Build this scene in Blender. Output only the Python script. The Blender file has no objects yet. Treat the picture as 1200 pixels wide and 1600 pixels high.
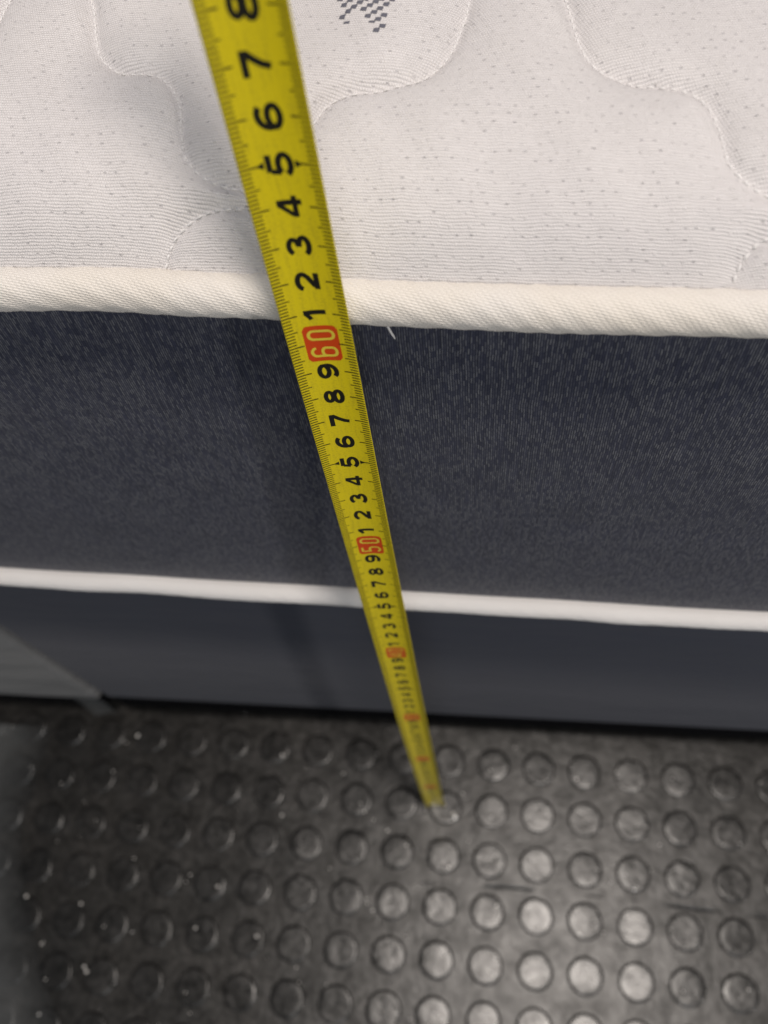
import bpy, bmesh, math, random
import numpy as np
from mathutils import Matrix, Vector

random.seed(7)
rng = np.random.default_rng(7)
scene = bpy.context.scene
COL = scene.collection
CM = 0.01

# ------------------------------------------------------------------ camera
cam_data = bpy.data.cameras.new('camera')
cam = bpy.data.objects.new('camera', cam_data)
COL.objects.link(cam)
right = Vector((0.9913, 0.0957, -0.0903))
down = Vector((0.0472, -0.8970, -0.4394))
fwd = right.cross(down) * 1.0
right.normalize(); fwd.normalize(); down = fwd.cross(right).normalized()
cam.matrix_world = Matrix((
    (right.x, -down.x, -fwd.x, -1.228 * CM),
    (right.y, -down.y, -fwd.y, -13.349 * CM),
    (right.z, -down.z, -fwd.z, 76.779 * CM),
    (0, 0, 0, 1)))
cam_data.sensor_fit = 'VERTICAL'
cam_data.sensor_height = 36.0
cam_data.lens = 1344.15 / 1600 * 36.0
cam_data.clip_start = 0.01
cam_data.clip_end = 50
cam_data.dof.use_dof = True
cam_data.dof.focus_distance = 0.242
cam_data.dof.aperture_fstop = cam_data.lens / 2.9
scene.camera = cam

# ------------------------------------------------------------------ world + lamps
world = bpy.data.worlds.new('World')
scene.world = world
world.use_nodes = True
world.node_tree.nodes['Background'].inputs[0].default_value = (0.92, 0.95, 1.0, 1)
world.node_tree.nodes['Background'].inputs[1].default_value = 0.085


def area(name, loc, target, size, power, color):
    d = bpy.data.lights.new(name, 'AREA')
    d.shape = 'DISK'; d.size = size; d.energy = power; d.color = color
    o = bpy.data.objects.new(name, d)
    COL.objects.link(o)
    o.location = loc
    o.rotation_euler = (Vector(target) - Vector(loc)).to_track_quat('-Z', 'Y').to_euler()
    return o


area('added_low_key', (0.95, -0.70, 0.64), (-0.05, 0.0, 0.1), 0.09, 3.6, (1.0, 0.95, 0.90))  # unseen low lamp, added to cast the tape shadow on base and floor
area('shop_ceiling_lamp', (0.25, -0.23, 2.35), (0.06, -0.05, 0.3), 0.25, 27, (1.0, 0.915, 0.84))
area('added_bed_fill', (-0.25, 0.9, 2.30), (0.0, 0.1, 0.6), 0.80, 8, (0.93, 0.92, 1.0))  # unseen soft fill, added to brighten the mattress top and wash out its shadow
area('added_front_fill', (0.45, -2.1, 2.0), (0.0, 0.0, 0.5), 1.70, 21, (0.94, 0.97, 1.0))  # unseen broad fill, added to lift the shadows on the border

scene.view_settings.view_transform = 'Standard'
scene.view_settings.look = 'None'
scene.view_settings.exposure = 0.02
scene.view_settings.gamma = 1

# ------------------------------------------------------------------ helpers


def link(o, parent=None):
    COL.objects.link(o)
    if parent is not None:
        o.parent = parent
    return o


def mesh_obj(name, verts, faces, mat=None, parent=None, smooth=True, uvs=None):
    """verts in cm"""
    me = bpy.data.meshes.new(name)
    v = (np.asarray(verts, float) * CM)
    me.from_pydata(v.tolist(), [], [list(map(int, f)) for f in faces])
    if uvs is not None:
        lay = me.uv_layers.new(name='UVMap')
        idx = np.empty(len(me.loops), dtype=np.int32)
        me.loops.foreach_get('vertex_index', idx)
        lay.data.foreach_set('uv', np.asarray(uvs, np.float32)[idx].ravel())
    if smooth:
        me.polygons.foreach_set('use_smooth', [True] * len(me.polygons))
    me.update()
    if mat:
        me.materials.append(mat)
    return link(bpy.data.objects.new(name, me), parent)


def empty(name, loc=(0, 0, 0)):
    o = bpy.data.objects.new(name, None)
    o.empty_display_size = 0.02
    COL.objects.link(o)
    o.location = Vector(loc) * CM
    return o


def tag(o, label, cat, group=None):
    o['label'] = label; o['category'] = cat
    if group:
        o['group'] = group
    return o


def grid_faces(nu, nv, close_u=False, flip=False):
    fs = []
    for i in range(nu if close_u else nu - 1):
        i2 = (i + 1) % nu
        for j in range(nv - 1):
            q = [i * nv + j, i2 * nv + j, i2 * nv + j + 1, i * nv + j + 1]
            fs.append(q[::-1] if flip else q)
    return fs


# ------------------------------------------------------------------ material helpers
class NT:
    def __init__(s, name):
        s.m = bpy.data.materials.new(name)
        s.m.use_nodes = True
        s.t = s.m.node_tree
        s.b = s.t.nodes['Principled BSDF']

    def n(s, kind, **kw):
        x = s.t.nodes.new('ShaderNode' + kind)
        for k, v in kw.items():
            setattr(x, k, v)
        return x

    def put(s, sock, v):
        if hasattr(v, 'is_output'):
            s.t.links.new(v, sock)
        else:
            sock.default_value = v

    def math(s, op, a, b=0.0, c=0.0, clamp=False):
        x = s.n('Math', operation=op, use_clamp=clamp)
        for i, v in enumerate((a, b, c)):
            s.put(x.inputs[i], v)
        return x.outputs[0]

    def uv(s):
        x = s.n('UVMap'); x.uv_map = 'UVMap'
        p = s.n('SeparateXYZ'); s.t.links.new(x.outputs[0], p.inputs[0])
        return x.outputs[0], p.outputs[0], p.outputs[1]

    def obj(s):
        return s.n('TexCoord').outputs['Object']

    def comb(s, x, y, z=0.0):
        c = s.n('CombineXYZ')
        for i, v in enumerate((x, y, z)):
            s.put(c.inputs[i], v)
        return c.outputs[0]

    def noise(s, vec, scale, detail=3, rough=0.55, dist=0.0):
        x = s.n('TexNoise'); s.put(x.inputs['Vector'], vec)
        x.inputs['Scale'].default_value = scale; x.inputs['Detail'].default_value = detail
        x.inputs['Roughness'].default_value = rough; x.inputs['Distortion'].default_value = dist
        return x.outputs[0]

    def white(s, vec):
        x = s.n('TexWhiteNoise', noise_dimensions='3D'); s.put(x.inputs['Vector'], vec)
        return x.outputs[0]

    def vor(s, vec, scale, rand=1.0, out=0):
        x = s.n('TexVoronoi'); s.put(x.inputs['Vector'], vec)
        x.inputs['Scale'].default_value = scale; x.inputs['Randomness'].default_value = rand
        return x.outputs[out]

    def ramp(s, fac, stops):
        x = s.n('ValToRGB'); s.put(x.inputs[0], fac)
        e = x.color_ramp.elements
        while len(e) < len(stops):
            e.new(0.5)
        for el, (p, c) in zip(e, stops):
            el.position = p
            el.color = (c, c, c, 1) if isinstance(c, (int, float)) else (*c, 1)
        return x.outputs[0]

    def mix(s, fac, a, b):
        x = s.n('Mix', data_type='RGBA')
        s.put(x.inputs[0], fac)
        for i, v in ((6, a), (7, b)):
            s.put(x.inputs[i], (*v, 1) if isinstance(v, tuple) and len(v) == 3 else v)
        return x.outputs[2]

    def bump(s, h, dist, strength=1.0, normal=None):
        x = s.n('Bump'); s.put(x.inputs['Height'], h)
        x.inputs['Distance'].default_value = dist; x.inputs['Strength'].default_value = strength
        if normal is not None:
            s.t.links.new(normal, x.inputs['Normal'])
        return x.outputs[0]

    def out(s, color=None, rough=None, normal=None, **kw):
        if color is not None:
            s.put(s.b.inputs['Base Color'], (*color, 1) if isinstance(color, tuple) else color)
        if rough is not None:
            s.put(s.b.inputs['Roughness'], rough)
        if normal is not None:
            s.put(s.b.inputs['Normal'], normal)
        for k, v in kw.items():
            s.put(s.b.inputs[k.replace('_', ' ')], v)
        return s.m


def plain(name, color, rough=0.5, **kw):
    return NT(name).out(color, rough, **kw)


# --- white knitted ticking (UV in metres)
def mat_knit():
    s = NT('white_knit_ticking')
    uv, u, v = s.uv()
    wob = s.noise(uv, 260, 2)
    vv = s.math('ADD', v, s.math('MULTIPLY', s.math('SUBTRACT', wob, 0.5), 0.0007))
    vr = s.math('DIVIDE', vv, 0.00074)
    row = s.math('FLOOR', vr)
    par = s.math('MULTIPLY', s.math('MODULO', s.math('ABSOLUTE', row), 2.0), 0.5)
    ur = s.math('ADD', s.math('DIVIDE', u, 0.00064), par)
    hu = s.math('SINE', s.math('MULTIPLY', s.math('FRACT', ur), math.pi))
    hv = s.math('SINE', s.math('MULTIPLY', s.math('FRACT', vr), math.pi))
    loop = s.math('MULTIPLY', s.math('POWER', hu, 0.3), s.math('POWER', hv, 0.8))
    cell = s.white(s.comb(s.math('FLOOR', ur), row))
    loop = s.math('MULTIPLY', loop, s.math('ADD', 0.7, s.math('MULTIPLY', cell, 0.5)))
    # tuck stitches: small pits on a loose lattice
    pr = s.math('DIVIDE', v, 0.0024); pri = s.math('FLOOR', pr)
    pc = s.math('ADD', s.math('DIVIDE', u, 0.0036), s.math('MULTIPLY', pri, 0.36)); pci = s.math('FLOOR', pc)
    rnd = s.white(s.comb(pci, pri, 5.1)); rnd2 = s.white(s.comb(pci, pri, 9.7))
    fx = s.math('MULTIPLY', s.math('SUBTRACT', s.math('FRACT', pc), s.math('ADD', 0.3, s.math('MULTIPLY', rnd, 0.4))), 0.0036 / 0.00050)
    fy = s.math('MULTIPLY', s.math('SUBTRACT', s.math('FRACT', pr), s.math('ADD', 0.35, s.math('MULTIPLY', rnd2, 0.3))), 0.0024 / 0.00026)
    pd = s.math('ADD', s.math('MULTIPLY', fx, fx), s.math('MULTIPLY', fy, fy))
    pitm = s.ramp(pd, [(0.25, 1.0), (1.0, 0.0)])
    dark = s.math('MULTIPLY', pitm, s.ramp(rnd2, [(0.35, 0.0), (0.9, 1.0)]))
    puff = s.math('MULTIPLY', pitm, s.ramp(rnd2, [(0.30, 1.0), (0.45, 0.0)]))
    fine = s.noise(uv, 2500, 2)
    h = s.math('ADD', s.math('ADD', loop, s.math('SUBTRACT', s.math('MULTIPLY', puff, 0.8), s.math('MULTIPLY', dark, 1.4))), s.math('MULTIPLY', fine, 0.35))
    soft = s.noise(uv, 45, 3)
    nb = s.bump(soft, 0.004, 0.25)
    nb = s.bump(h, 0.00030, 0.8, nb)
    tone = s.noise(uv, 22, 3)
    col = s.mix(tone, (0.68, 0.648, 0.65), (0.75, 0.715, 0.695))
    col = s.mix(s.math('MULTIPLY', s.math('SUBTRACT', 1.0, loop, clamp=True), 0.36), col, (0.40, 0.385, 0.39))
    col = s.mix(s.math('MULTIPLY', dark, 0.42), col, (0.34, 0.32, 0.34))  # shade inside the pits, painted into the colour
    return s.out(col, 0.85, nb, Sheen_Weight=0.15)


# --- dark woven border
def mat_border():
    s = NT('charcoal_woven_border')
    uv, u, v = s.uv()
    wx = s.math('ADD', u, s.math('MULTIPLY', s.math('SUBTRACT', s.noise(uv, 90, 2), 0.5), 0.0008))
    cu = s.math('DIVIDE', wx, 0.00068)
    ci = s.math('FLOOR', cu)
    r1 = s.white(s.comb(ci, 3.3))
    cv = s.math('ADD', s.math('DIVIDE', v, 0.0024), s.math('MULTIPLY', r1, 7.0))
    cj = s.math('FLOOR', cv)
    r2 = s.white(s.comb(ci, cj, 1.7))
    rib = s.math('POWER', s.math('SINE', s.math('MULTIPLY', s.math('FRACT', cu), math.pi)), 0.9)
    seg = s.math('POWER', s.math('SINE', s.math('MULTIPLY', s.math('FRACT', cv), math.pi)), 0.3)
    dash = s.math('MULTIPLY', rib, s.math('ADD', 0.25, s.math('MULTIPLY', seg, 0.75)))
    on = s.ramp(r2, [(0.10, 0.18), (0.55, 0.55), (1.0, 1.0)])
    grey_yarn = s.math('MULTIPLY', dash, on)  # light grey yarn segments over the navy ground
    slub = s.noise(s.comb(s.math('MULTIPLY', u, 900), s.math('MULTIPLY', v, 45)), 1.0, 4)
    patch = s.noise(uv, 60, 3)
    base = s.mix(s.ramp(slub, [(0.35, 0.0), (0.7, 1.0)]), (0.006, 0.009, 0.028), (0.018, 0.022, 0.050))
    col = s.mix(s.math('MULTIPLY', grey_yarn, s.math('ADD', 0.45, s.math('MULTIPLY', patch, 0.6))), base, (0.160, 0.164, 0.180))
    h = s.math('ADD', grey_yarn, s.math('MULTIPLY', slub, 0.8))
    nb = s.bump(s.noise(uv, 30, 2), 0.006, 0.2)
    nb = s.bump(h, 0.00022, 0.9, nb)
    return s.out(col, 0.6, nb, Sheen_Weight=0.08)


def mat_piping(name='cream_twill_piping', c0=(0.76, 0.725, 0.69), c1=(0.75, 0.68, 0.58)):
    s = NT(name)
    uv, u, v = s.uv()
    a = s.math('DIVIDE', s.math('ADD', v, s.math('MULTIPLY', u, 0.22)), 0.00072)
    ra = s.math('FLOOR', a)
    b = s.math('ADD', s.math('DIVIDE', u, 0.0017), s.math('MULTIPLY', ra, 0.37))
    th = s.math('MULTIPLY', s.math('SINE', s.math('MULTIPLY', s.math('FRACT', a), math.pi)),
                s.math('POWER', s.math('SINE', s.math('MULTIPLY', s.math('FRACT', b), math.pi)), 0.5))
    mottle = s.noise(uv, 16, 4)  # random patches between the two piping tones
    col = s.mix(s.ramp(mottle, [(0.35, 0.0), (0.75, 1.0)]), c0, c1)
    col = s.mix(s.math('MULTIPLY', s.math('SUBTRACT', 1.0, th, clamp=True), 0.30), col, (0.50, 0.45, 0.38))
    nb = s.bump(th, 0.00025, 0.8)
    return s.out(col, 0.75, nb, Sheen_Weight=0.2)


def mat_base(name, c0, c1, rough, wr=0.15):
    s = NT(name)
    o = s.obj()
    f = s.noise(o, 700, 3)
    p = s.noise(o, 12, 3)
    sep = s.n('SeparateXYZ'); s.t.links.new(o, sep.inputs[0])
    col = s.mix(s.math('ADD', s.math('MULTIPLY', f, 0.5), s.math('MULTIPLY', p, 0.5)), c0, c1)
    nb = s.bump(s.noise(s.comb(*[s.math('MULTIPLY', x, k) for x, k in zip(sep.outputs, (9, 9, 26))]), 1.0, 4, 0.55, 0.6), 0.012, wr)
    nb = s.bump(f, 0.0003, 0.4, nb)
    return s.out(col, rough, nb, Sheen_Weight=0.1)


def mat_rubber(name, dark, dust, top=False):
    s = NT(name)
    g = s.n('NewGeometry').outputs['Position']
    n1 = s.noise(g, 14, 5, 0.6)
    n2 = s.noise(g, 160, 4, 0.6)
    n3 = s.noise(g, 1400, 2)
    k = s.math('MULTIPLY', s.ramp(n1, [(0.38, 0.15), (0.68, 1.0)]), s.ramp(n2, [(0.35, 0.25), (0.7, 1.0)]))
    col = s.mix(k, dark, dust)
    rough = s.math('ADD', 0.18 if top else 0.24, s.math('MULTIPLY', n2, 0.26))
    nb = s.bump(n2, 0.0007, 0.5)
    nb = s.bump(n3, 0.0001, 0.3, nb)
    wet = s.math('MULTIPLY', s.ramp(s.noise(g, 55, 4, 0.6), [(0.34, 0.5), (0.66, 1.0)]), s.ramp(n2, [(0.3, 0.65), (0.65, 1.0)]))
    return s.out(col, rough, nb, Specular_IOR_Level=s.math('MULTIPLY', wet, 1.0 if top else 0.85))


def mat_tape():
    s = NT('yellow_tape_enamel')
    uv, u, v = s.uv()
    sp = s.noise(uv, 1800, 3, 0.7)
    st = s.noise(s.comb(s.math('MULTIPLY', u, 1.0), s.math('MULTIPLY', v, 0.12)), 900, 3)
    big = s.noise(uv, 120, 2)
    col = s.mix(s.ramp(s.math('ADD', s.math('MULTIPLY', sp, 0.6), s.math('MULTIPLY', st, 0.4)), [(0.36, 1.0), (0.52, 0.0)]),
                (0.66, 0.53, 0.006), (0.48, 0.38, 0.012))
    col = s.mix(s.math('MULTIPLY', big, 0.3), col, (0.72, 0.59, 0.02))
    nb = s.bump(sp, 0.00006, 0.4)
    return s.out(col, s.math('ADD', 0.32, s.math('MULTIPLY', sp, 0.15)), nb, Specular_IOR_Level=0.45, Coat_Weight=0.2, Coat_Roughness=0.18)


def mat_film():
    s = NT('hazy_translucent_film')
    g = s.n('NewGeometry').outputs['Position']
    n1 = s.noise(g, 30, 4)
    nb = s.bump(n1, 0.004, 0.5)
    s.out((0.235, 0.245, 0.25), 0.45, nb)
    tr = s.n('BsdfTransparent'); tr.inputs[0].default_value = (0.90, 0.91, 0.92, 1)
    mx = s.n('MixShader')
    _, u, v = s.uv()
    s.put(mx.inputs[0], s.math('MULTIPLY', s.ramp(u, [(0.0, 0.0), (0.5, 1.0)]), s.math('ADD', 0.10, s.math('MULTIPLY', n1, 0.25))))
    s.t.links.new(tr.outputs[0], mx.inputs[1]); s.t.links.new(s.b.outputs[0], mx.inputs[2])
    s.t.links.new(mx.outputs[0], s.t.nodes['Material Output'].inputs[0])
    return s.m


M_knit, M_border, M_pipe = mat_knit(), mat_border(), mat_piping()
M_base = mat_base('slate_base_fabric', (0.028, 0.032, 0.050), (0.043, 0.048, 0.069), 0.75)
M_grey = mat_base('light_grey_wrapped_fabric', (0.125, 0.127, 0.13), (0.20, 0.202, 0.206), 0.45, 0.4)
M_floor = mat_rubber('black_rubber', (0.009, 0.0088, 0.0085), (0.033, 0.030, 0.027))
M_stud = mat_rubber('worn_rubber_stud', (0.008, 0.008, 0.008), (0.030, 0.028, 0.026), True)
M_tape = mat_tape()
M_black = plain('black_print', (0.010, 0.009, 0.006), 0.4)
M_red = plain('orange_red_print', (0.56, 0.055, 0.006), 0.38)
M_yel = plain('pale_yellow_print', (0.66, 0.53, 0.05), 0.38)
M_steel = plain('steel', (0.62, 0.61, 0.60), 0.22, Metallic=1.0)
M_thread = plain('white_thread', (0.69, 0.67, 0.66), 0.65)
M_motif = plain('slate_motif_yarn', (0.10, 0.10, 0.125), 0.8)
M_grit = plain('pale_grit', (0.88, 0.85, 0.81), 0.08, Specular_IOR_Level=1.0)
M_leg = plain('black_plastic', (0.015, 0.015, 0.015), 0.4)
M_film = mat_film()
M_pipe2 = mat_piping('white_twill_piping', (0.74, 0.725, 0.725), (0.72, 0.70, 0.69))
M_trim = plain('black_base_cloth', (0.004, 0.004, 0.005), 0.95, Specular_IOR_Level=0.05)

# ------------------------------------------------------------------ floor with studs
PITCH = 3.849
R_STUD, H_STUD = 1.36, 0.13
SEAM_Y = -9.70


def floor_sheet():
    xs = np.linspace(-200, 200, 41)
    ys = np.concatenate([np.linspace(-200, SEAM_Y - 0.14, 21), [SEAM_Y - 0.07, SEAM_Y, SEAM_Y + 0.07],
                         np.linspace(SEAM_Y + 0.14, 200, 22)])
    xs = np.sort(np.concatenate([xs, np.arange(-45, 30, 0.7)]))
    V = []
    for x in xs:
        for y in ys:
            z = 0.0
            if abs(y - SEAM_Y) < 0.10:
                k = max(0.0, math.sin(x * 0.9) + math.sin(x * 0.37 + 1) * 0.8) * (1 if -8 < x < 22 else 0)
                z = (-0.07 if abs(y - SEAM_Y) < 0.01 else -0.03) * min(k, 1)
            yy = y + (0.16 * math.sin(x * 0.23) + 0.05 * math.sin(x * 1.1) if abs(y - SEAM_Y) < 0.2 else 0)
            V.append((x, yy, z))
    o = mesh_obj('rubber_floor', V, grid_faces(len(xs), len(ys)), M_floor, smooth=False)
    o['kind'] = 'structure'
    return o


floor = floor_sheet()


def stud_profile(seg=36, seed=0):
    rr = random.Random(seed)
    prof = [(R_STUD + 0.06, -0.01), (R_STUD + 0.01, 0.03), (R_STUD - 0.02, H_STUD * 0.7), (R_STUD - 0.09, H_STUD * 0.95), (R_STUD - 0.2, H_STUD),
            (R_STUD * 0.55, H_STUD + rr.uniform(-0.02, 0.02))]
    V = []
    ph = rr.uniform(0, 6.28)
    for i in range(seg):
        a = 2 * math.pi * i / seg
        for j, (r, z) in enumerate(prof):
            k = 1 + 0.012 * math.sin(2 * a + ph) if j < 4 else 1
            dz = 0.012 * math.sin(a + ph) if j >= 2 else 0
            V.append((r * k * math.cos(a), r * k * math.sin(a), z + dz))
    n = len(prof)
    F = grid_faces(seg, n, close_u=True)
    V.append((0, 0, H_STUD + rr.uniform(-0.025, 0.02)))
    c = len(V) - 1
    F += [(i * n + n - 1, ((i + 1) % seg) * n + n - 1, c) for i in range(seg)]
    return V, F


stud_meshes = []
for k in range(6):
    V, F = stud_profile(seed=k)
    o = mesh_obj('stud', V, F, M_stud)
    stud_meshes.append(o.data)
    bpy.data.objects.remove(o)
I0, I1, J0, J1 = -13, 7, -7, 0
for i in range(I0, I1 + 1):
    for j in range(J0, J1 + 1):
        me = random.choice(stud_meshes)
        o = link(bpy.data.objects.new('stud', me), floor)
        o.location = (i * PITCH * CM, j * PITCH * CM, 0)
        o.rotation_euler = (random.uniform(-.022, .022), random.uniform(-.022, .022), random.uniform(0, 6.28))
V0, F0 = stud_profile(seg=20, seed=1)
V0 = np.array(V0); BV = []; BF = []
for i in range(-30, 31):
    for j in range(-20, 1):
        if I0 <= i <= I1 and J0 <= j <= J1:
            continue
        b = len(BV) * len(V0)
        BV.append(V0 + np.array([i * PITCH, j * PITCH, 0]))
        BF += [tuple(x + b for x in f) for f in F0]
o = mesh_obj('stud_field', np.concatenate(BV), BF, M_stud, floor)
o['kind'] = 'stuff'

# ------------------------------------------------------------------ bed bases (two halves)


def rounded_box(name, x0, x1, y0, y1, z0, z1, r, mat, parent):
    bm = bmesh.new()
    bmesh.ops.create_cube(bm, size=1)
    for v in bm.verts:
        v.co = Vector(((x0 + x1) / 2 + v.co.x * (x1 - x0), (y0 + y1) / 2 + v.co.y * (y1 - y0), (z0 + z1) / 2 + v.co.z * (z1 - z0))) * CM
    bmesh.ops.bevel(bm, geom=bm.edges[:], offset=r * CM, segments=4, profile=0.5, affect='EDGES')
    me = bpy.data.meshes.new(name)
    bm.to_mesh(me); bm.free()
    me.polygons.foreach_set('use_smooth', [True] * len(me.polygons))
    me.materials.append(mat)
    return link(bpy.data.objects.new(name, me), parent)


def castor_leg(x, y, h, parent):
    V = []; F = []
    prof = [(1.9, 0), (2.1, 0.4), (2.1, 1.2), (1.5, 1.8), (1.5, h - 0.8), (2.6, h - 0.7), (2.6, h)]
    for i in range(24):
        a = i * math.tau / 24
        for r, z in prof:
            V.append((x + r * math.cos(a), y + r * math.sin(a), z))
    F = grid_faces(24, len(prof), close_u=True)
    return mesh_obj('leg', V, F, M_leg, parent)


BZ0, BZ1 = 8.0, 39.42
BASE_ROT = math.radians(1.35)
base = empty('bed_base', (-32.2, 1.52, 0))
base.rotation_euler = (0, 0, BASE_ROT)
tag(base, 'dark slate upholstered bed base under the mattress, behind the yellow tape', 'bed base')
rounded_box('upholstered_box', 0, 122, 0, 116, BZ0, BZ1, 0.35, M_base, base)
rounded_box('bottom_trim', 0.15, 121.8, 0.12, 115.8, BZ0 - 3.4, BZ0 + 0.5, 0.2, M_trim, base)
for lx in (62, 112):
    for ly in (14, 102):
        castor_leg(lx, ly, BZ0 - 3.35, base)
base2 = empty('wrapped_bed_base', (-33.0, 1.42, 0))
base2.rotation_euler = (0, 0, BASE_ROT)
tag(base2, 'light grey bed base beside the dark one, left edge of the picture', 'bed base')
rounded_box('upholstered_box', -75, 0, 0, 116, BZ0 - 0.9, BZ1, 0.5, M_grey, base2)
rounded_box('bottom_trim', -74.8, -0.2, 0.2, 115.8, BZ0 - 3.4, BZ0, 0.2, M_trim, base2)
for lx in (-64, -14):
    for ly in (14, 102):
        castor_leg(lx, ly, BZ0 - 3.35, base2)
# loose corner tab of the wrapping
V = []; F = []
for i in range(6):
    for j in range(9):
        t = j / 8
        V.append((-2.2 + i * 0.5 + 0.5 * t, -0.16 - 0.5 * t * t - 0.1 * math.sin(i * 1.3), 8.6 - 4.2 * t + 0.35 * i * t * 0.6))
F = grid_faces(6, 9)
mesh_obj('loose_corner_tab', V, F, M_film, base2, uvs=[(0.5, 0.0)] * len(V))

# ------------------------------------------------------------------ mattress
MX0, MX1, MY1, RC = -108.0, 87.0, 120.0, 5.0
ZP, ZL, RP = 60.5, 40.0, 0.57
mat_root = empty('mattress', (0, 60, 39.45))
tag(mat_root, 'white quilted mattress with cream piping and charcoal woven border', 'mattress')
OFF = np.array([0, 60, 39.45])


def part(name, V, F, m, uvs=None, parent=None, smooth=True):
    o = mesh_obj(name, np.asarray(V, float) - OFF, F, m, parent or mat_root, smooth, uvs)
    return o


def yfront(x):
    return np.interp(x, [-20, -13.9, -11.4, -8.84, -6.71, -4.63, -2.46, 0.53, 2.7, 4.8, 12],
                     [.28, .31, .34, .30, .23, .13, .04, .0, -.03, -.03, 0.0])


def smooth_yfront(x):
    return sum(yfront(np.asarray(x) + d) for d in np.linspace(-1.6, 1.6, 9)) / 9


def perimeter():
    """closed loop (counter-clockwise from above), dense along the front"""
    P = []
    xs = np.unique(np.round(np.concatenate([np.linspace(MX0 + RC, -30, 30), np.arange(-30, 18, 0.12), np.linspace(18, MX1 - RC, 26)]), 4))
    for x in xs:
        P.append((x, 0.0, 0.0, -1.0))
    for cx, cy, a0 in ((MX1 - RC, RC, -90), (MX1 - RC, MY1 - RC, 0), (MX0 + RC, MY1 - RC, 90), (MX0 + RC, RC, 180)):
        for k in range(1, 8):
            a = math.radians(a0 + 90 * k / 8)
            P.append((cx + RC * math.cos(a), cy + RC * math.sin(a), math.cos(a), math.sin(a)))
        if cx > 0 and cy < 50:
            P += [(MX1, y, 1.0, 0.0) for y in np.linspace(RC, MY1 - RC, 16)]
        elif cx > 0:
            P += [(x, MY1, 0.0, 1.0) for x in np.linspace(MX1 - RC, MX0 + RC, 16)]
        elif cy > 50:
            P += [(MX0, y, -1.0, 0.0) for y in np.linspace(MY1 - RC, RC, 16)]
    P = np.array(P)
    return P


PER = perimeter()
ds = np.hypot(*(np.diff(np.vstack([PER[:, :2], PER[:1, :2]]), axis=0).T))
S = np.concatenate([[0], np.cumsum(ds)[:-1]])
front = (PER[:, 3] < -0.999)
yu = np.where(front, smooth_yfront(PER[:, 0]), np.where(PER[:, 1] < 30, 0.1, 0))
N = len(PER)


def smooth_noise(n, seed, width):
    r = np.random.default_rng(seed).normal(size=n + 4 * width)
    k = np.hanning(2 * width + 1); k /= k.sum()
    y = np.convolve(r, k, 'same')[2 * width:2 * width + n]
    return y / (y.std() + 1e-9)


def piping(name, zc, rp, ycen, seed, mat, ck):
    seg = 36
    V = []; UV = []
    wob = smooth_noise(N, seed, 22) * 0.018
    wr = smooth_noise(N, seed + 1, 14) * 0.012
    jit = smooth_noise(N, seed + 2, 30) * 0.25
    wz = smooth_noise(N, seed + 3, 40) * 0.025
    for i, (x, y, nx, ny) in enumerate(PER):
        for j in range(seg + 1):
            a = math.tau * j / seg + 2.6
            # diagonal creases of the bias-cut tape
            ph = (S[i] / 0.86 + 6 / math.tau * (a - math.pi) + jit[i]) % 1.0
            crease = -0.055 * math.exp(-((ph - 0.5) / 0.07) ** 2) + 0.02 * math.sin(math.tau * ph)
            r = rp * (1 + wr[i]) + (crease * ck if front[i] and -30 < x < 18 else 0)
            cx, cz = math.cos(a), math.sin(a)
            out = r * cx * 0.97 + wob[i] + 0.0
            V.append((x + nx * out, y + ny * out + ycen[i], zc + r * cz + wz[i]))
            UV.append((S[i] * CM, a * rp * CM))
    F = []
    m = seg + 1
    for i in range(N):
        i2 = (i + 1) % N
        for j in range(seg):
            F.append((i * m + j, i2 * m + j, i2 * m + j + 1, i * m + j + 1))
    return part(name, V, F, mat, UV)


piping('upper_piping', ZP, RP, yu, 11, M_pipe, 0.55)
piping('lower_piping', ZL, 0.53, np.full(N, 0.10), 31, M_pipe2, 0.2)

# border panel between the two pipings
nz = 26
V = []; UV = []
bw = smooth_noise(N, 51, 60) * 0.05
bw2 = smooth_noise(N, 52, 35) * 0.04
for i, (x, y, nx, ny) in enumerate(PER):
    for j in range(nz):
        t = j / (nz - 1)
        z = ZL + (ZP - ZL) * t
        bulge = 0.28 * math.sin(math.pi * t) ** 0.6 - 0.22 + bw[i] * math.sin(math.pi * t) + bw2[i] * math.sin(3 * math.pi * t) * 0.6
        yy = 0.10 + (yu[i] - 0.10) * t
        V.append((x + nx * bulge, y + ny * bulge + yy, z))
        UV.append((S[i] * CM, z * CM))
part('border_panel', V, grid_faces(N, nz, close_u=True), M_border, UV)

# bottom panel
V = [(x * 1.0, y, 39.62) for x, y, _, _ in PER]
part('bottom_panel', V, [list(range(N))[::-1]], M_border, [(0, 0)] * N, smooth=False)

# quilting lines on the top panel, plan coordinates (x, y) in cm
QA = [(-13.1, 12.5), (-13.2, 10.6), (-12.89, 9.26), (-12.59, 8.44), (-12.27, 7.65), (-11.98, 6.65), (-11.67, 5.93), (-11.13, 5.41), (-10.51, 5.26), (-9.99, 5.14), (-9.56, 4.77), (-9.23, 4.15), (-9.08, 3.39), (-8.92, 2.8), (-8.6, 2.42), (-8.11, 2.15), (-7.48, 2.01), (-7.01, 1.87)]
QB = [(-9.47, 0.56), (-9.39, 0.64), (-9.3, 0.82), (-9.06, 1.12), (-8.57, 1.44), (-7.94, 1.61), (-7.24, 1.66), (-7.01, 1.87)]
QR = [(-7.01, 1.87), (-6.42, 2.22), (-6.11, 2.61), (-6.04, 3.17), (-5.79, 3.7), (-5.54, 4.17), (-4.96, 4.5), (-4.21, 4.64), (-3.47, 4.87), (-2.97, 5.35), (-2.7, 5.88), (-2.51, 6.67), (-2.39, 7.26), (-2.31, 8.23), (-2.0, 10.2), (-1.6, 12.5)]
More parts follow.
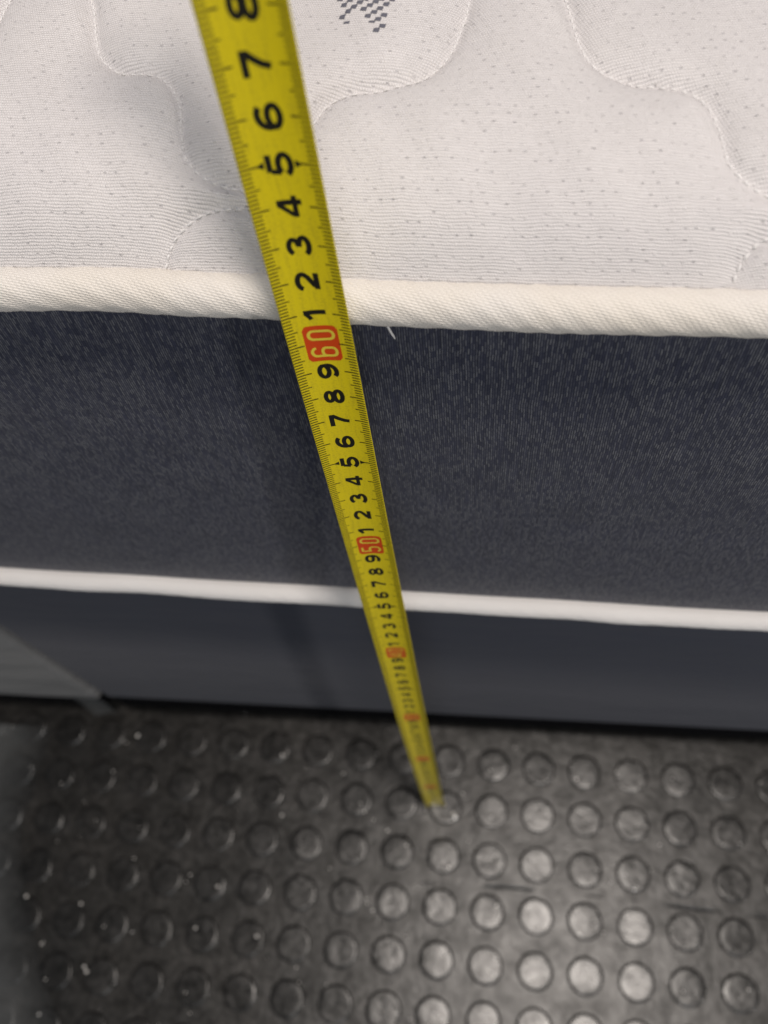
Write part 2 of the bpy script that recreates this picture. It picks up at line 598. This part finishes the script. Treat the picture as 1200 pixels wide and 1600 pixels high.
QD = [(-0.75, 12.5), (-0.5, 10.2), (-0.08, 8.12), (0.13, 7.15), (0.31, 6.23), (0.53, 5.57), (0.9, 5.1), (1.47, 4.78), (2.24, 4.54), (2.79, 4.33), (3.19, 3.95), (3.41, 3.38), (3.5, 2.97), (3.62, 2.5), (3.89, 2.15), (4.37, 1.82), (5.2, 1.62)]
QE = [(5.2, 1.62), (4.95, 1.13), (4.45, 0.98), (4.27, 0.88), (4.05, 0.65), (3.92, 0.35), (3.94, 0.21)]


def shift(l, dx, dy=0):
    return [(x + dx, y + dy) for x, y in l]


def catmull(pts, step=0.03):
    P = np.array([pts[0]] + list(pts) + [pts[-1]], float)
    out = []
    for i in range(1, len(P) - 2):
        p0, p1, p2, p3 = P[i - 1], P[i], P[i + 1], P[i + 2]
        n = max(2, int(np.hypot(*(p2 - p1)) / step))
        for k in range(n):
            t = k / n
            out.append(0.5 * ((2 * p1) + (-p0 + p2) * t + (2 * p0 - 5 * p1 + 4 * p2 - p3) * t * t + (-p0 + 3 * p1 - 3 * p2 + p3) * t ** 3))
    out.append(P[-2])
    return np.array(out)


quilt = [QA, QB, QR, QD, QE, shift(QR, 12.2, -0.2)]
for k in (-2, -1, 2):
    for l in (QA, QB, QR):
        quilt.append(shift(l, 12.5 * k))
quilt = [catmull(l) for l in quilt]
QP = np.concatenate([q[::3] for q in quilt])

xs = np.unique(np.round(np.concatenate([np.linspace(MX0 + 1, -40, 18), np.linspace(-40, -18, 45), np.arange(-18, 8, 0.08), np.linspace(8, 40, 64), np.linspace(40, MX1 - 1, 14)]), 4))
ysd = np.unique(np.round(np.concatenate([np.arange(0, 1.6, 0.05), np.arange(1.6, 10, 0.07), np.arange(10, 13, 0.15), np.linspace(13, 30, 14), np.linspace(30, 112, 16), np.linspace(112, MY1 - 0.4, 14)]), 4))
ZT = 60.75
HT, KT = 2.4, 1.3


def top_z(X, D):
    """height of the top panel, D = distance in from the piping centre line"""
    d = np.maximum(D, 0)
    return ZT + HT * (1 - np.exp(-d / KT)) + 0.012 * np.minimum(d, 60)


GX, GD = np.meshgrid(xs, ysd, indexing='ij')
YF = smooth_yfront(GX) + 0.10
GY = YF + GD
Dm = np.minimum(np.minimum(GD, MY1 - GY), np.minimum(GX - MX0, MX1 - GX))
GZ = top_z(GX, Dm)


def qdist(X, Y):
    pts = np.stack([X.ravel(), Y.ravel()], 1)
    out = np.full(len(pts), 9.0)
    near = np.where((pts[:, 1] < 16) & (np.abs(pts[:, 0]) < 50))[0]
    for c in range(0, len(near), 2000):
        ii = near[c:c + 2000]
        out[ii] = np.sqrt(((pts[ii, None, :] - QP[None]) ** 2).sum(2).min(1))
    return out.reshape(X.shape)


QDm = qdist(GX, GY)


def quilt_dz(dist, d):
    return (-0.40 * np.exp(-np.sqrt(dist ** 2 + 0.006) / 0.17) - 0.15 * np.exp(-(dist / 0.8) ** 2)) * (1 - np.exp(-np.maximum(d, 0) / 0.5)) + 0.03


pk = 0.05 * np.sin(GX * 1.7 + 0.6 * np.sin(GY * 1.1)) * np.sin(GY * 0.9 + GX * 0.23) + 0.02 * np.sin(GX * 4.1 + GY * 2.3)
GZ = GZ + quilt_dz(QDm, Dm) + pk * (1 - np.exp(-Dm / 0.8))
arc = np.concatenate([[0], np.cumsum(np.hypot(np.diff(ysd), np.diff(top_z(0 * ysd, ysd))))])
V = np.stack([GX, GY, GZ], -1).reshape(-1, 3)
UV = np.stack([GX * CM, np.broadcast_to(arc * CM, GX.shape)], -1).reshape(-1, 2)
part('top_panel', V, grid_faces(len(xs), len(ysd)), M_knit, UV)


def surf(x, y):
    """a point on the top panel"""
    x = np.atleast_1d(x).astype(float); y = np.atleast_1d(y).astype(float)
    D = y - smooth_yfront(x) - 0.10
    pk = 0.05 * np.sin(x * 1.7 + 0.6 * np.sin(y * 1.1)) * np.sin(y * 0.9 + x * 0.23) + 0.02 * np.sin(x * 4.1 + y * 2.3)
    z = top_z(x, D) + quilt_dz(qdist(x, y), D) + pk * (1 - np.exp(-np.maximum(D, 0) / 0.8))
    return np.stack([x, y, z], 1)


# stitches: short thread capsules sunk at the ends
def capsule_chain(pts3, length, gap, rad):
    seglen = np.concatenate([[0], np.cumsum(np.linalg.norm(np.diff(pts3, axis=0), axis=1))])
    V = []; F = []
    s = 0.05
    prof = [(0.0, 0.25, -0.55), (0.18, 0.8, 0.1), (0.5, 1.0, 0.45), (0.82, 0.8, 0.1), (1.0, 0.25, -0.55)]
    k = 8
    while s + length < seglen[-1]:
        l = length * random.uniform(0.85, 1.1)
        b = len(V)
        for t, rr, lift in prof:
            p = np.array([np.interp(s + t * l, seglen, pts3[:, c]) for c in range(3)])
            q = np.array([np.interp(min(s + t * l + 0.02, seglen[-1]), seglen, pts3[:, c]) for c in range(3)])
            r_ = np.array([np.interp(max(s + t * l - 0.02, 0), seglen, pts3[:, c]) for c in range(3)])
            d = q - r_; d /= np.linalg.norm(d) + 1e-9
            up = np.array([0, -0.35, 0.94]); sd = np.cross(d, up); sd /= np.linalg.norm(sd) + 1e-9; up = np.cross(sd, d)
            c0 = p + up * rad * (lift + 0.75)
            for m in range(k):
                a = math.tau * m / k
                V.append(c0 + rad * rr * (math.cos(a) * sd + 0.8 * math.sin(a) * up))
        for i in range(len(prof) - 1):
            for m in range(k):
                F.append((b + i * k + m, b + i * k + (m + 1) % k, b + (i + 1) * k + (m + 1) % k, b + (i + 1) * k + m))
        s += l + gap * random.uniform(0.8, 1.3)
    return V, F


for q in quilt:
    q = q[q[:, 1] > smooth_yfront(q[:, 0]) + 0.15]
    if len(q) < 10:
        continue
    V, F = capsule_chain(surf(q[:, 0], q[:, 1]), 0.18, 0.08, 0.031)
    o = part('quilting_seam', V, F, M_thread)
    o['kind'] = 'stuff'

# woven slate motif near the tape: small tufts on a slanted lattice
MOT = [(-5.552, 7.334, 1), (-5.291, 7.251, 1), (-5.429, 7.088, 1), (-5.037, 7.153, 1), (-5.17, 6.987, 1), (-5.299, 6.841, 1), (-5.429, 6.669, 1), (-5.295, 6.453, .6),
       (-4.899, 7.296, 1), (-4.649, 7.217, 1), (-4.774, 7.051, 1), (-4.915, 6.885, 1), (-4.517, 6.961, 1), (-4.382, 7.135, 1), (-4.647, 6.789, 1), (-4.395, 6.709, 1),
       (-4.784, 6.626, .8), (-4.523, 6.53, 1), (-4.662, 6.412, .6), (-4.394, 6.284, 1), (-4.528, 6.118, .9), (-5.149, 7.367, .8), (-4.514, 7.34, .9)]
for a in range(-1, 5):
    for b in range(0, 7):
        x = -5.42 + a * 0.262 + b * 0.131; y = 7.50 - a * 0.087 + b * 0.17
        if (x + 4.6) ** 2 / 0.9 + (y - 8.0) ** 2 / 0.8 < 1 and all(math.hypot(x - m[0], y - m[1]) > 0.12 for m in MOT):
            MOT.append((x, y, 1))
for (x, y, k) in MOT:
    w, h = 0.074, 0.086 * (1 if k > 0.75 else 0.5)
    pl = []
    for i in range(5):
        for j in range(5):
            a, b = i / 2 - 1, j / 2 - 1
            a *= random.uniform(0.92, 1.06); b *= random.uniform(0.92, 1.06)
            pl.append((x + a * w + b * 0.012, y + b * h * (0.85 + 0.15 * a), (1 - a * a) * (1 - b * b)))
    pl = np.array(pl)
    V = surf(pl[:, 0], pl[:, 1]); V[:, 2] += 0.008 + 0.022 * np.clip(pl[:, 2], 0, 1)
    part('motif_tuft', V, grid_faces(5, 5), M_motif)


def tube(name, pts, rad, mat_, parent_part=True):
    V = []; F = []
    k = 8; P = np.array(pts, float)
    for i, p in enumerate(P):
        d = P[min(i + 1, len(P) - 1)] - P[max(i - 1, 0)]; d /= np.linalg.norm(d)
        sd = np.cross(d, [0.3, 1, 0.2]); sd /= np.linalg.norm(sd); up = np.cross(sd, d)
        r = rad * (0.4 if i in (0, len(P) - 1) else 1)
        for m in range(k):
            a = math.tau * m / k
            V.append(p + r * (math.cos(a) * sd + math.sin(a) * up))
    for i in range(len(P) - 1):
        for m in range(k):
            F.append((i * k + m, i * k + (m + 1) % k, (i + 1) * k + (m + 1) % k, (i + 1) * k + m))
    return part(name, V, F, mat_)


tube('loose_thread', [(-4.00, 0.0, 60.1), (-3.95, -0.12, 59.85), (-3.90, -0.13, 59.68), (-3.85, -0.12, 59.5), (-3.81, -0.12, 59.38)], 0.03, M_thread)

# ------------------------------------------------------------------ tape measure
TB = np.array([-4.724, -3.835, 0.06])
TD = np.array([-0.013, 0.05, 1.0]); TD /= np.linalg.norm(TD)
PSI = math.radians(6.0)
TW, TR = 1.62, 2.15                       # width along the arc, radius of the cupped section
S_END = 84.0


def tcentre(s):
    k = (s / 60) * (s / 60 - 1)
    return TB + TD * s + np.array([-0.584, 3.09, 0]) * k + np.array([0, 0.07, 0])


def tape_pt(a, s, lift=0.0):
    """a = distance across from the middle (cm, + right), s = reading (cm), lift toward the viewer"""
    cup = 1.0
    ph = a / TR * cup
    lat = (TR - lift) * math.sin(ph)
    dep = (TR - lift) * math.cos(ph) - TR
    c = np.array([math.cos(PSI), math.sin(PSI), 0]); n = np.array([-math.sin(PSI), math.cos(PSI), 0])
    return tcentre(s) + c * lat + n * dep


tape = empty('tape_measure', TB)
tag(tape, 'yellow steel tape measure blade standing upright on the floor against the mattress', 'tape measure')


def tpart(name, V, F, m, uvs=None, parent=None, smooth=True):
    return mesh_obj(name, np.asarray(V, float) - TB, F, m, parent or tape, smooth, uvs)


# blade: front and back faces with rounded edges
na = 24
svals = np.arange(0, S_END + 0.01, 0.5)
V = []; UV = []
for s in svals:
    for i in range(na + 1):
        a = (i / na - 0.5) * TW
        V.append(tape_pt(a, s)); UV.append((a * CM, s * CM))
    V.append(tape_pt(TW / 2 + 0.006, s, -0.01)); UV.append((TW / 2 * CM, s * CM))
    for i in range(na, -1, -1):
        a = (i / na - 0.5) * TW
        V.append(tape_pt(a, s, -0.02)); UV.append((a * CM, s * CM))
    V.append(tape_pt(-TW / 2 - 0.006, s, -0.01)); UV.append((-TW / 2 * CM, s * CM))
m = 2 * (na + 1) + 2
F = []
for k in range(len(svals) - 1):
    for i in range(m):
        i2 = (i + 1) % m
        F.append((k * m + i, k * m + i2, (k + 1) * m + i2, (k + 1) * m + i))
F.append(tuple(range(m))[::-1])
F.append(tuple(range((len(svals) - 1) * m, len(svals) * m)))
tpart('blade', V, F, M_tape, UV)

L1, L2 = 0.0035, 0.006


def strip(poly, width, lift, closed=False):
    """ribbon along a 2D path (reading coordinates: p along the tape, q across, top of digit = -a)"""
    P = np.array(poly, float)
    n = len(P)
    V = []
    for i in range(n):
        p0 = P[(i - 1) % n] if closed or i > 0 else P[i]
        p1 = P[(i + 1) % n] if closed or i < n - 1 else P[i]
        da = P[i] - p0; db = p1 - P[i]
        la, lb = np.hypot(*da), np.hypot(*db)
        if la < 1e-9:
            da = db; la = lb
        if lb < 1e-9:
            db = da; lb = la
        na_ = np.array([-da[1], da[0]]) / la; nb_ = np.array([-db[1], db[0]]) / lb
        mt = na_ + nb_; mt /= np.hypot(*mt) + 1e-9
        k = 1 / max(0.5, mt @ na_)
        V.append(P[i] + mt * k * width / 2); V.append(P[i] - mt * k * width / 2)
    F = []
    for i in range(n if closed else n - 1):
        j = (i + 1) % n
        F.append((2 * i, 2 * i + 1, 2 * j + 1, 2 * j))
    return V, F, lift


def arc_pts(cx, cy, rx, ry, a0, a1, n=14):
    return [(cx + rx * math.cos(math.radians(a0 + (a1 - a0) * i / n)), cy + ry * math.sin(math.radians(a0 + (a1 - a0) * i / n))) for i in range(n + 1)]


def dens(pts, step=0.12):
    out = []
    for a, b in zip(pts[:-1], pts[1:]):
        n = max(1, int(math.hypot(b[0] - a[0], b[1] - a[1]) / step))
        out += [(a[0] + (b[0] - a[0]) * i / n, a[1] + (b[1] - a[1]) * i / n) for i in range(n)]
    return out + [pts[-1]]


# bold digits in a unit box: x 0..1 (reading direction), y 0..1 (up); centre lines inset by half a stroke (0.1)
def bold_digit(d):
    if d == '1':
        return [(dens([(0.60, 0.0), (0.60, 1.0)]), False, 0.21), (dens([(0.20, 0.70), (0.34, 0.76), (0.52, 0.90)]), False, 0.17)]
    if d == '2':
        return [(arc_pts(0.5, 0.68, 0.38, 0.225, 172, -28, 16) + dens([(0.72, 0.46), (0.30, 0.22), (0.20, 0.10)]), False, 0.19),
                (dens([(0.08, 0.095), (0.92, 0.095)]), False, 0.19)]
    if d == '3':
        return [(arc_pts(0.48, 0.71, 0.33, 0.195, 165, -80, 14), False, 0.18), (arc_pts(0.49, 0.285, 0.39, 0.20, 95, -168, 16), False, 0.19)]
    if d == '4':
        return [(dens([(0.70, 0.0), (0.70, 0.98)]), False, 0.20), (dens([(0.64, 0.92), (0.13, 0.36)]), False, 0.16), (dens([(0.05, 0.28), (0.98, 0.28)]), False, 0.17)]
    if d == '5':
        return [(dens([(0.88, 0.905), (0.20, 0.905)]), False, 0.19), (dens([(0.225, 0.86), (0.16, 0.48)]), False, 0.17),
                (arc_pts(0.47, 0.325, 0.39, 0.235, 140, -165, 20), False, 0.19)]
    if d in '69':
        loop = arc_pts(0.5, 0.32, 0.38, 0.225, 0, 360, 24)[:-1]
        tail = arc_pts(0.56, 0.50, 0.455, 0.40, 195, 90, 12) + arc_pts(0.55, 0.70, 0.32, 0.20, 85, 28, 6)
        st = [(loop, True, 0.19), (tail, False, 0.19)]
        if d == '9':
            st = [([(1 - x, 1 - y) for x, y in p], c, w) for p, c, w in st]
        return st
    if d == '7':
        return [(dens([(0.06, 0.90), (0.93, 0.90)]), False, 0.20), (dens([(0.86, 0.84), (0.60, 0.52), (0.46, 0.26), (0.41, 0.0)]), False, 0.20)]
    if d == '8':
        return [(arc_pts(0.5, 0.73, 0.335, 0.18, 0, 360, 22)[:-1], True, 0.18), (arc_pts(0.5, 0.285, 0.39, 0.195, 0, 360, 24)[:-1], True, 0.19)]
    return [(arc_pts(0.5, 0.5, 0.38, 0.40, 0, 360, 28)[:-1], True, 0.19)]


def rr_path(x0, x1, y0, y1, r):
    p = []
    for cx, cy, a in ((x1 - r, y1 - r, 0), (x0 + r, y1 - r, 90), (x0 + r, y0 + r, 180), (x1 - r, y0 + r, 270)):
        p += arc_pts(cx, cy, r, r, a, a + 90, 5)
    return p


# thin rounded digits used on the red decade blocks (box 0..0.5 wide, 0..1 high)
def thin_digit(d):
    w = 0.13
    if d == '8':
        return [(rr_path(0.085, 0.415, 0.545, 0.935, 0.14), True, w), (rr_path(0.065, 0.435, 0.065, 0.50, 0.15), True, w)]
    if d == '0':
        return [(rr_path(0.065, 0.435, 0.065, 0.935, 0.17), True, w)]
    if d == '6':
        loop = rr_path(0.065, 0.435, 0.065, 0.56, 0.15)
        return [(loop, True, w), (dens([(0.065, 0.40), (0.065, 0.78)]) + arc_pts(0.25, 0.78, 0.185, 0.155, 180, 0, 10)[1:], False, w)]
    if d == '5':
        return [(dens([(0.43, 0.935), (0.065, 0.935)]), False, w), (dens([(0.07, 0.88), (0.07, 0.50)]), False, w),
                (dens([(0.07, 0.56), (0.25, 0.58)]) + arc_pts(0.25, 0.40, 0.185, 0.18, 80, 0, 5) + arc_pts(0.25, 0.23, 0.185, 0.165, 0, -170, 9), False, w)]
    if d == '4':
        return [(dens([(0.36, 0.0), (0.36, 1.0)]), False, w), (dens([(0.32, 0.95), (0.05, 0.36)]), False, w), (dens([(0.0, 0.30), (0.5, 0.30)]), False, w)]
    if d == '3':
        return [(arc_pts(0.24, 0.74, 0.185, 0.195, 170, -85, 10), False, w), (arc_pts(0.24, 0.28, 0.195, 0.215, 90, -170, 12), False, w)]
    if d == '2':
        return [(arc_pts(0.25, 0.74, 0.185, 0.195, 170, -20, 10) + dens([(0.40, 0.60), (0.09, 0.12)]), False, w), (dens([(0.03, 0.065), (0.47, 0.065)]), False, w)]
    if d == '7':
        return [(dens([(0.03, 0.935), (0.46, 0.935)]), False, w), (dens([(0.42, 0.88), (0.22, 0.0)]), False, w)]
    return [(dens([(0.27, 0.0), (0.27, 1.0)]), False, w), (dens([(0.09, 0.76), (0.24, 0.92)]), False, w)]


def build_strokes(strokes, s0, width, height, a_c, lift, aspect_stroke):
    """place unit-box strokes on the blade: x -> along s, y -> toward -a"""
    V = []; F = []
    for n, (path, closed, w) in enumerate(strokes):
        # work in cm so the stroke is even
        P = [(x * width, y * height) for x, y in path]
        v, f, _ = strip(P, w * aspect_stroke, lift, closed)
        b = len(V)
        for p in v:
            V.append(tape_pt(a_c - (p[1] - height / 2), s0 + p[0], lift + 0.0006 * n))
        F += [tuple(i + b for i in q) for q in f]
    return V, F


DW, DH = 0.56, 0.53
DEC_AC = 0.03
for cm in range(1, 84):
    d = str(cm % 10)
    if cm % 10:
        V, F = build_strokes(bold_digit(d), cm - DW / 2, DW, DH, 0.0, L1, 0.66)
        tpart('numeral', V, F, M_black)
    else:
        # red rounded block
        out = rr_path(cm - 0.60, cm + 0.62, -0.37, 0.39, 0.12)
        V = []; F = []
        # fill with a grid of columns so it follows the cupped face
        ncol = 12
        lo, hi = -0.425, 0.435
        for i in range(ncol + 1):
            q = lo + (hi - lo) * i / ncol
            e = max(0.0, 0.12 - min(q - lo, hi - q))
            ins = 0.12 - math.sqrt(max(0, 0.12 ** 2 - e ** 2)) if e > 0 else 0
            V.append(tape_pt(q + DEC_AC - 0.01, cm - 0.60 + ins, L1)); V.append(tape_pt(q + DEC_AC - 0.01, cm + 0.62 - ins, L1))
        F = [(2 * i, 2 * i + 2, 2 * i + 3, 2 * i + 1) for i in range(ncol)]
        blk = tpart('decade_block', V, F, M_red)
        for k, ch in enumerate(str(cm)):
            V, F = build_strokes(thin_digit(ch), cm - 0.47 + 0.585 * k, 0.76, 0.70, DEC_AC, L2, 0.60)
            tpart('decade_numeral', V, F, M_yel, None, blk)

# graduations: short strokes on both edges, longer at 5 mm and 10 mm, arrowheads at each 5
V = []; F = []
for mm in range(1, int(S_END * 10) - 5):
    s = mm / 10
    if mm % 10 == 0:
        ln, wd = 0.385, 0.036
    elif mm % 5 == 0:
        ln, wd = 0.30, 0.030
    else:
        ln, wd = 0.215, 0.033
    for sd in (-1, 1):
        e = sd * (TW / 2 - 0.004)
        b = len(V)
        nn = 4
        for i in range(nn + 1):
            a = e - sd * ln * i / nn
            V.append(tape_pt(a, s - wd / 2, L1)); V.append(tape_pt(a, s + wd / 2, L1))
        F += [(b + 2 * i, b + 2 * i + 2, b + 2 * i + 3, b + 2 * i + 1) for i in range(nn)]
o = tpart('graduation_marks', V, F, M_black)
o['kind'] = 'stuff'
for cm in range(5, 84, 10):
    for sd in (-1, 1):
        tip = sd * (TW / 2 - 0.36); bas = sd * (TW / 2 - 0.50)
        V = [tape_pt(tip, cm - 0.012, L2), tape_pt(tip, cm + 0.012, L2), tape_pt(bas, cm + 0.085, L2), tape_pt(bas, cm - 0.085, L2)]
        tpart('arrowhead_mark', V, [(0, 1, 2, 3)], M_black)

# end hook: plate behind the blade, bent flange on the floor, two rivets
c = np.array([math.cos(PSI), math.sin(PSI), 0]); n_ = np.array([-math.sin(PSI), math.cos(PSI), 0])
V = []
pathyz = [(0.05, 2.2), (0.06, 0.35), (0.10, 0.08), (0.22, 0.0), (0.95, 0.0)]
for (dy, dz) in pathyz:
    for w in (-0.9, -0.45, 0.45, 0.9, 1.15):
        V.append(tcentre(0) + c * w + n_ * (dy - (0.12 * abs(w) if dz > 0.2 else 0)) + np.array([0, 0, dz + 0.02]))
for (dy, dz) in pathyz:
    for w in (-0.9, -0.45, 0.45, 0.9, 1.15):
        V.append(tcentre(0) + c * w + n_ * (dy + (0.09 if dz > 0.05 else 0.0) - (0.12 * abs(w) if dz > 0.2 else 0)) + np.array([0, 0, dz + (0.02 if dz > 0.05 else -0.05)]))
F = grid_faces(5, 5) + [tuple(i + 25 for i in f[::-1]) for f in grid_faces(5, 5)]
hook = tpart('end_hook', V, F, M_steel, smooth=False)
for w in (-0.35, 0.35):
    V = []; 
    for i in range(12):
        a = math.tau * i / 12
        for r, h in ((0.17, 0.0), (0.15, 0.05), (0.08, 0.08)):
            p = tape_pt(w + r * math.cos(a), 1.0 + r * math.sin(a), h + 0.006); V.append(p)
    F = grid_faces(12, 3, close_u=True) + [tuple(i * 3 + 2 for i in range(12))]
    tpart('rivet', V, F, M_steel, None, hook)

# ------------------------------------------------------------------ translucent layer on the floor at the left, fainter toward its right edge
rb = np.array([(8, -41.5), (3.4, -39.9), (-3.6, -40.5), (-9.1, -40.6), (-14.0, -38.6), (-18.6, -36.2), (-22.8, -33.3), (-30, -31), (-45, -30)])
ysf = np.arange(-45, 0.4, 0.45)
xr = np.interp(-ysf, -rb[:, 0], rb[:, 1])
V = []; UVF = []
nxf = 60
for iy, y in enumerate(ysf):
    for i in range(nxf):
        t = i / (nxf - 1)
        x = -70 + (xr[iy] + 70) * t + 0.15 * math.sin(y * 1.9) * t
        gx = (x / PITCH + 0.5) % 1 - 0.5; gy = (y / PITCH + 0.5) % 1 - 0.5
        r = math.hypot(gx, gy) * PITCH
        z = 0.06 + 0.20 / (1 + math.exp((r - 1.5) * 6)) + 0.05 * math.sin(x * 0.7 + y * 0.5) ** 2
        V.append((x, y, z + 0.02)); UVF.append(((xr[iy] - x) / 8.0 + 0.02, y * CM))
film = mesh_obj('translucent_film', V, grid_faces(len(ysf), nxf), M_film, uvs=UVF)
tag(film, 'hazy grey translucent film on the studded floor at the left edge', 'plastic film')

# ------------------------------------------------------------------ grit and crumbs on the floor, two of them for the hook glint
GL = [(-3.2, -4.3), (-3.0, -4.6), (-35.3, -19.89), (-31.97, -19.01), (-35.15, -22.36), (-32.33, -18.67), (-17.78, -5.66), (-18.48, -15.08), (-23.61, -15.01), (-33.8, -14.15), (-38.68, -14.01), (-22.32, -11.75), (-18.52, -0.71), (-31.98, -0.08), (11.54, -8.85), (-3.32, -8.53), (0.7, -11.04), (7.02, -0.63), (18.72, -4.84), (-8.6, -6.1)]
for k in range(110):
    GL.append((random.uniform(-45, 24), random.uniform(-26, 3)))
V = []; F = []
for k, (x, y) in enumerate(GL):
    gx = (x / PITCH + 0.5) % 1 - 0.5; gy = (y / PITCH + 0.5) % 1 - 0.5
    z = H_STUD if math.hypot(gx, gy) * PITCH < R_STUD - 0.05 else 0.0
    r = 0.22 if k < 2 else random.uniform(0.10, 0.17) if k < 20 else random.uniform(0.03, 0.11)  # first two are oversized pale crumbs, added for the glint beside the hook
    b = len(V)
    dirs = [(1, 0, 0), (-1, 0, 0), (0, 1, 0), (0, -1, 0), (0, 0, 1), (0, 0, -1)]
    q = Matrix.Rotation(random.uniform(0, 6.28), 3, Vector((random.random(), random.random(), random.random() + .1)))
    for d in dirs:
        v = q @ (Vector(d) * r * random.uniform(0.6, 1.3))
        V.append((x + v.x, y + v.y, z + max(v.z, -r * 0.5) + r * 0.5))
    for f in ((0, 2, 4), (2, 1, 4), (1, 3, 4), (3, 0, 4), (2, 0, 5), (1, 2, 5), (3, 1, 5), (0, 3, 5)):
        F.append(tuple(i + b for i in f))
grit = mesh_obj('grit', V, F, M_grit, smooth=False)
grit['kind'] = 'stuff'
tag(grit, 'pale crumbs and grit scattered over the black rubber floor, two standing in for a hook glint', 'grit')
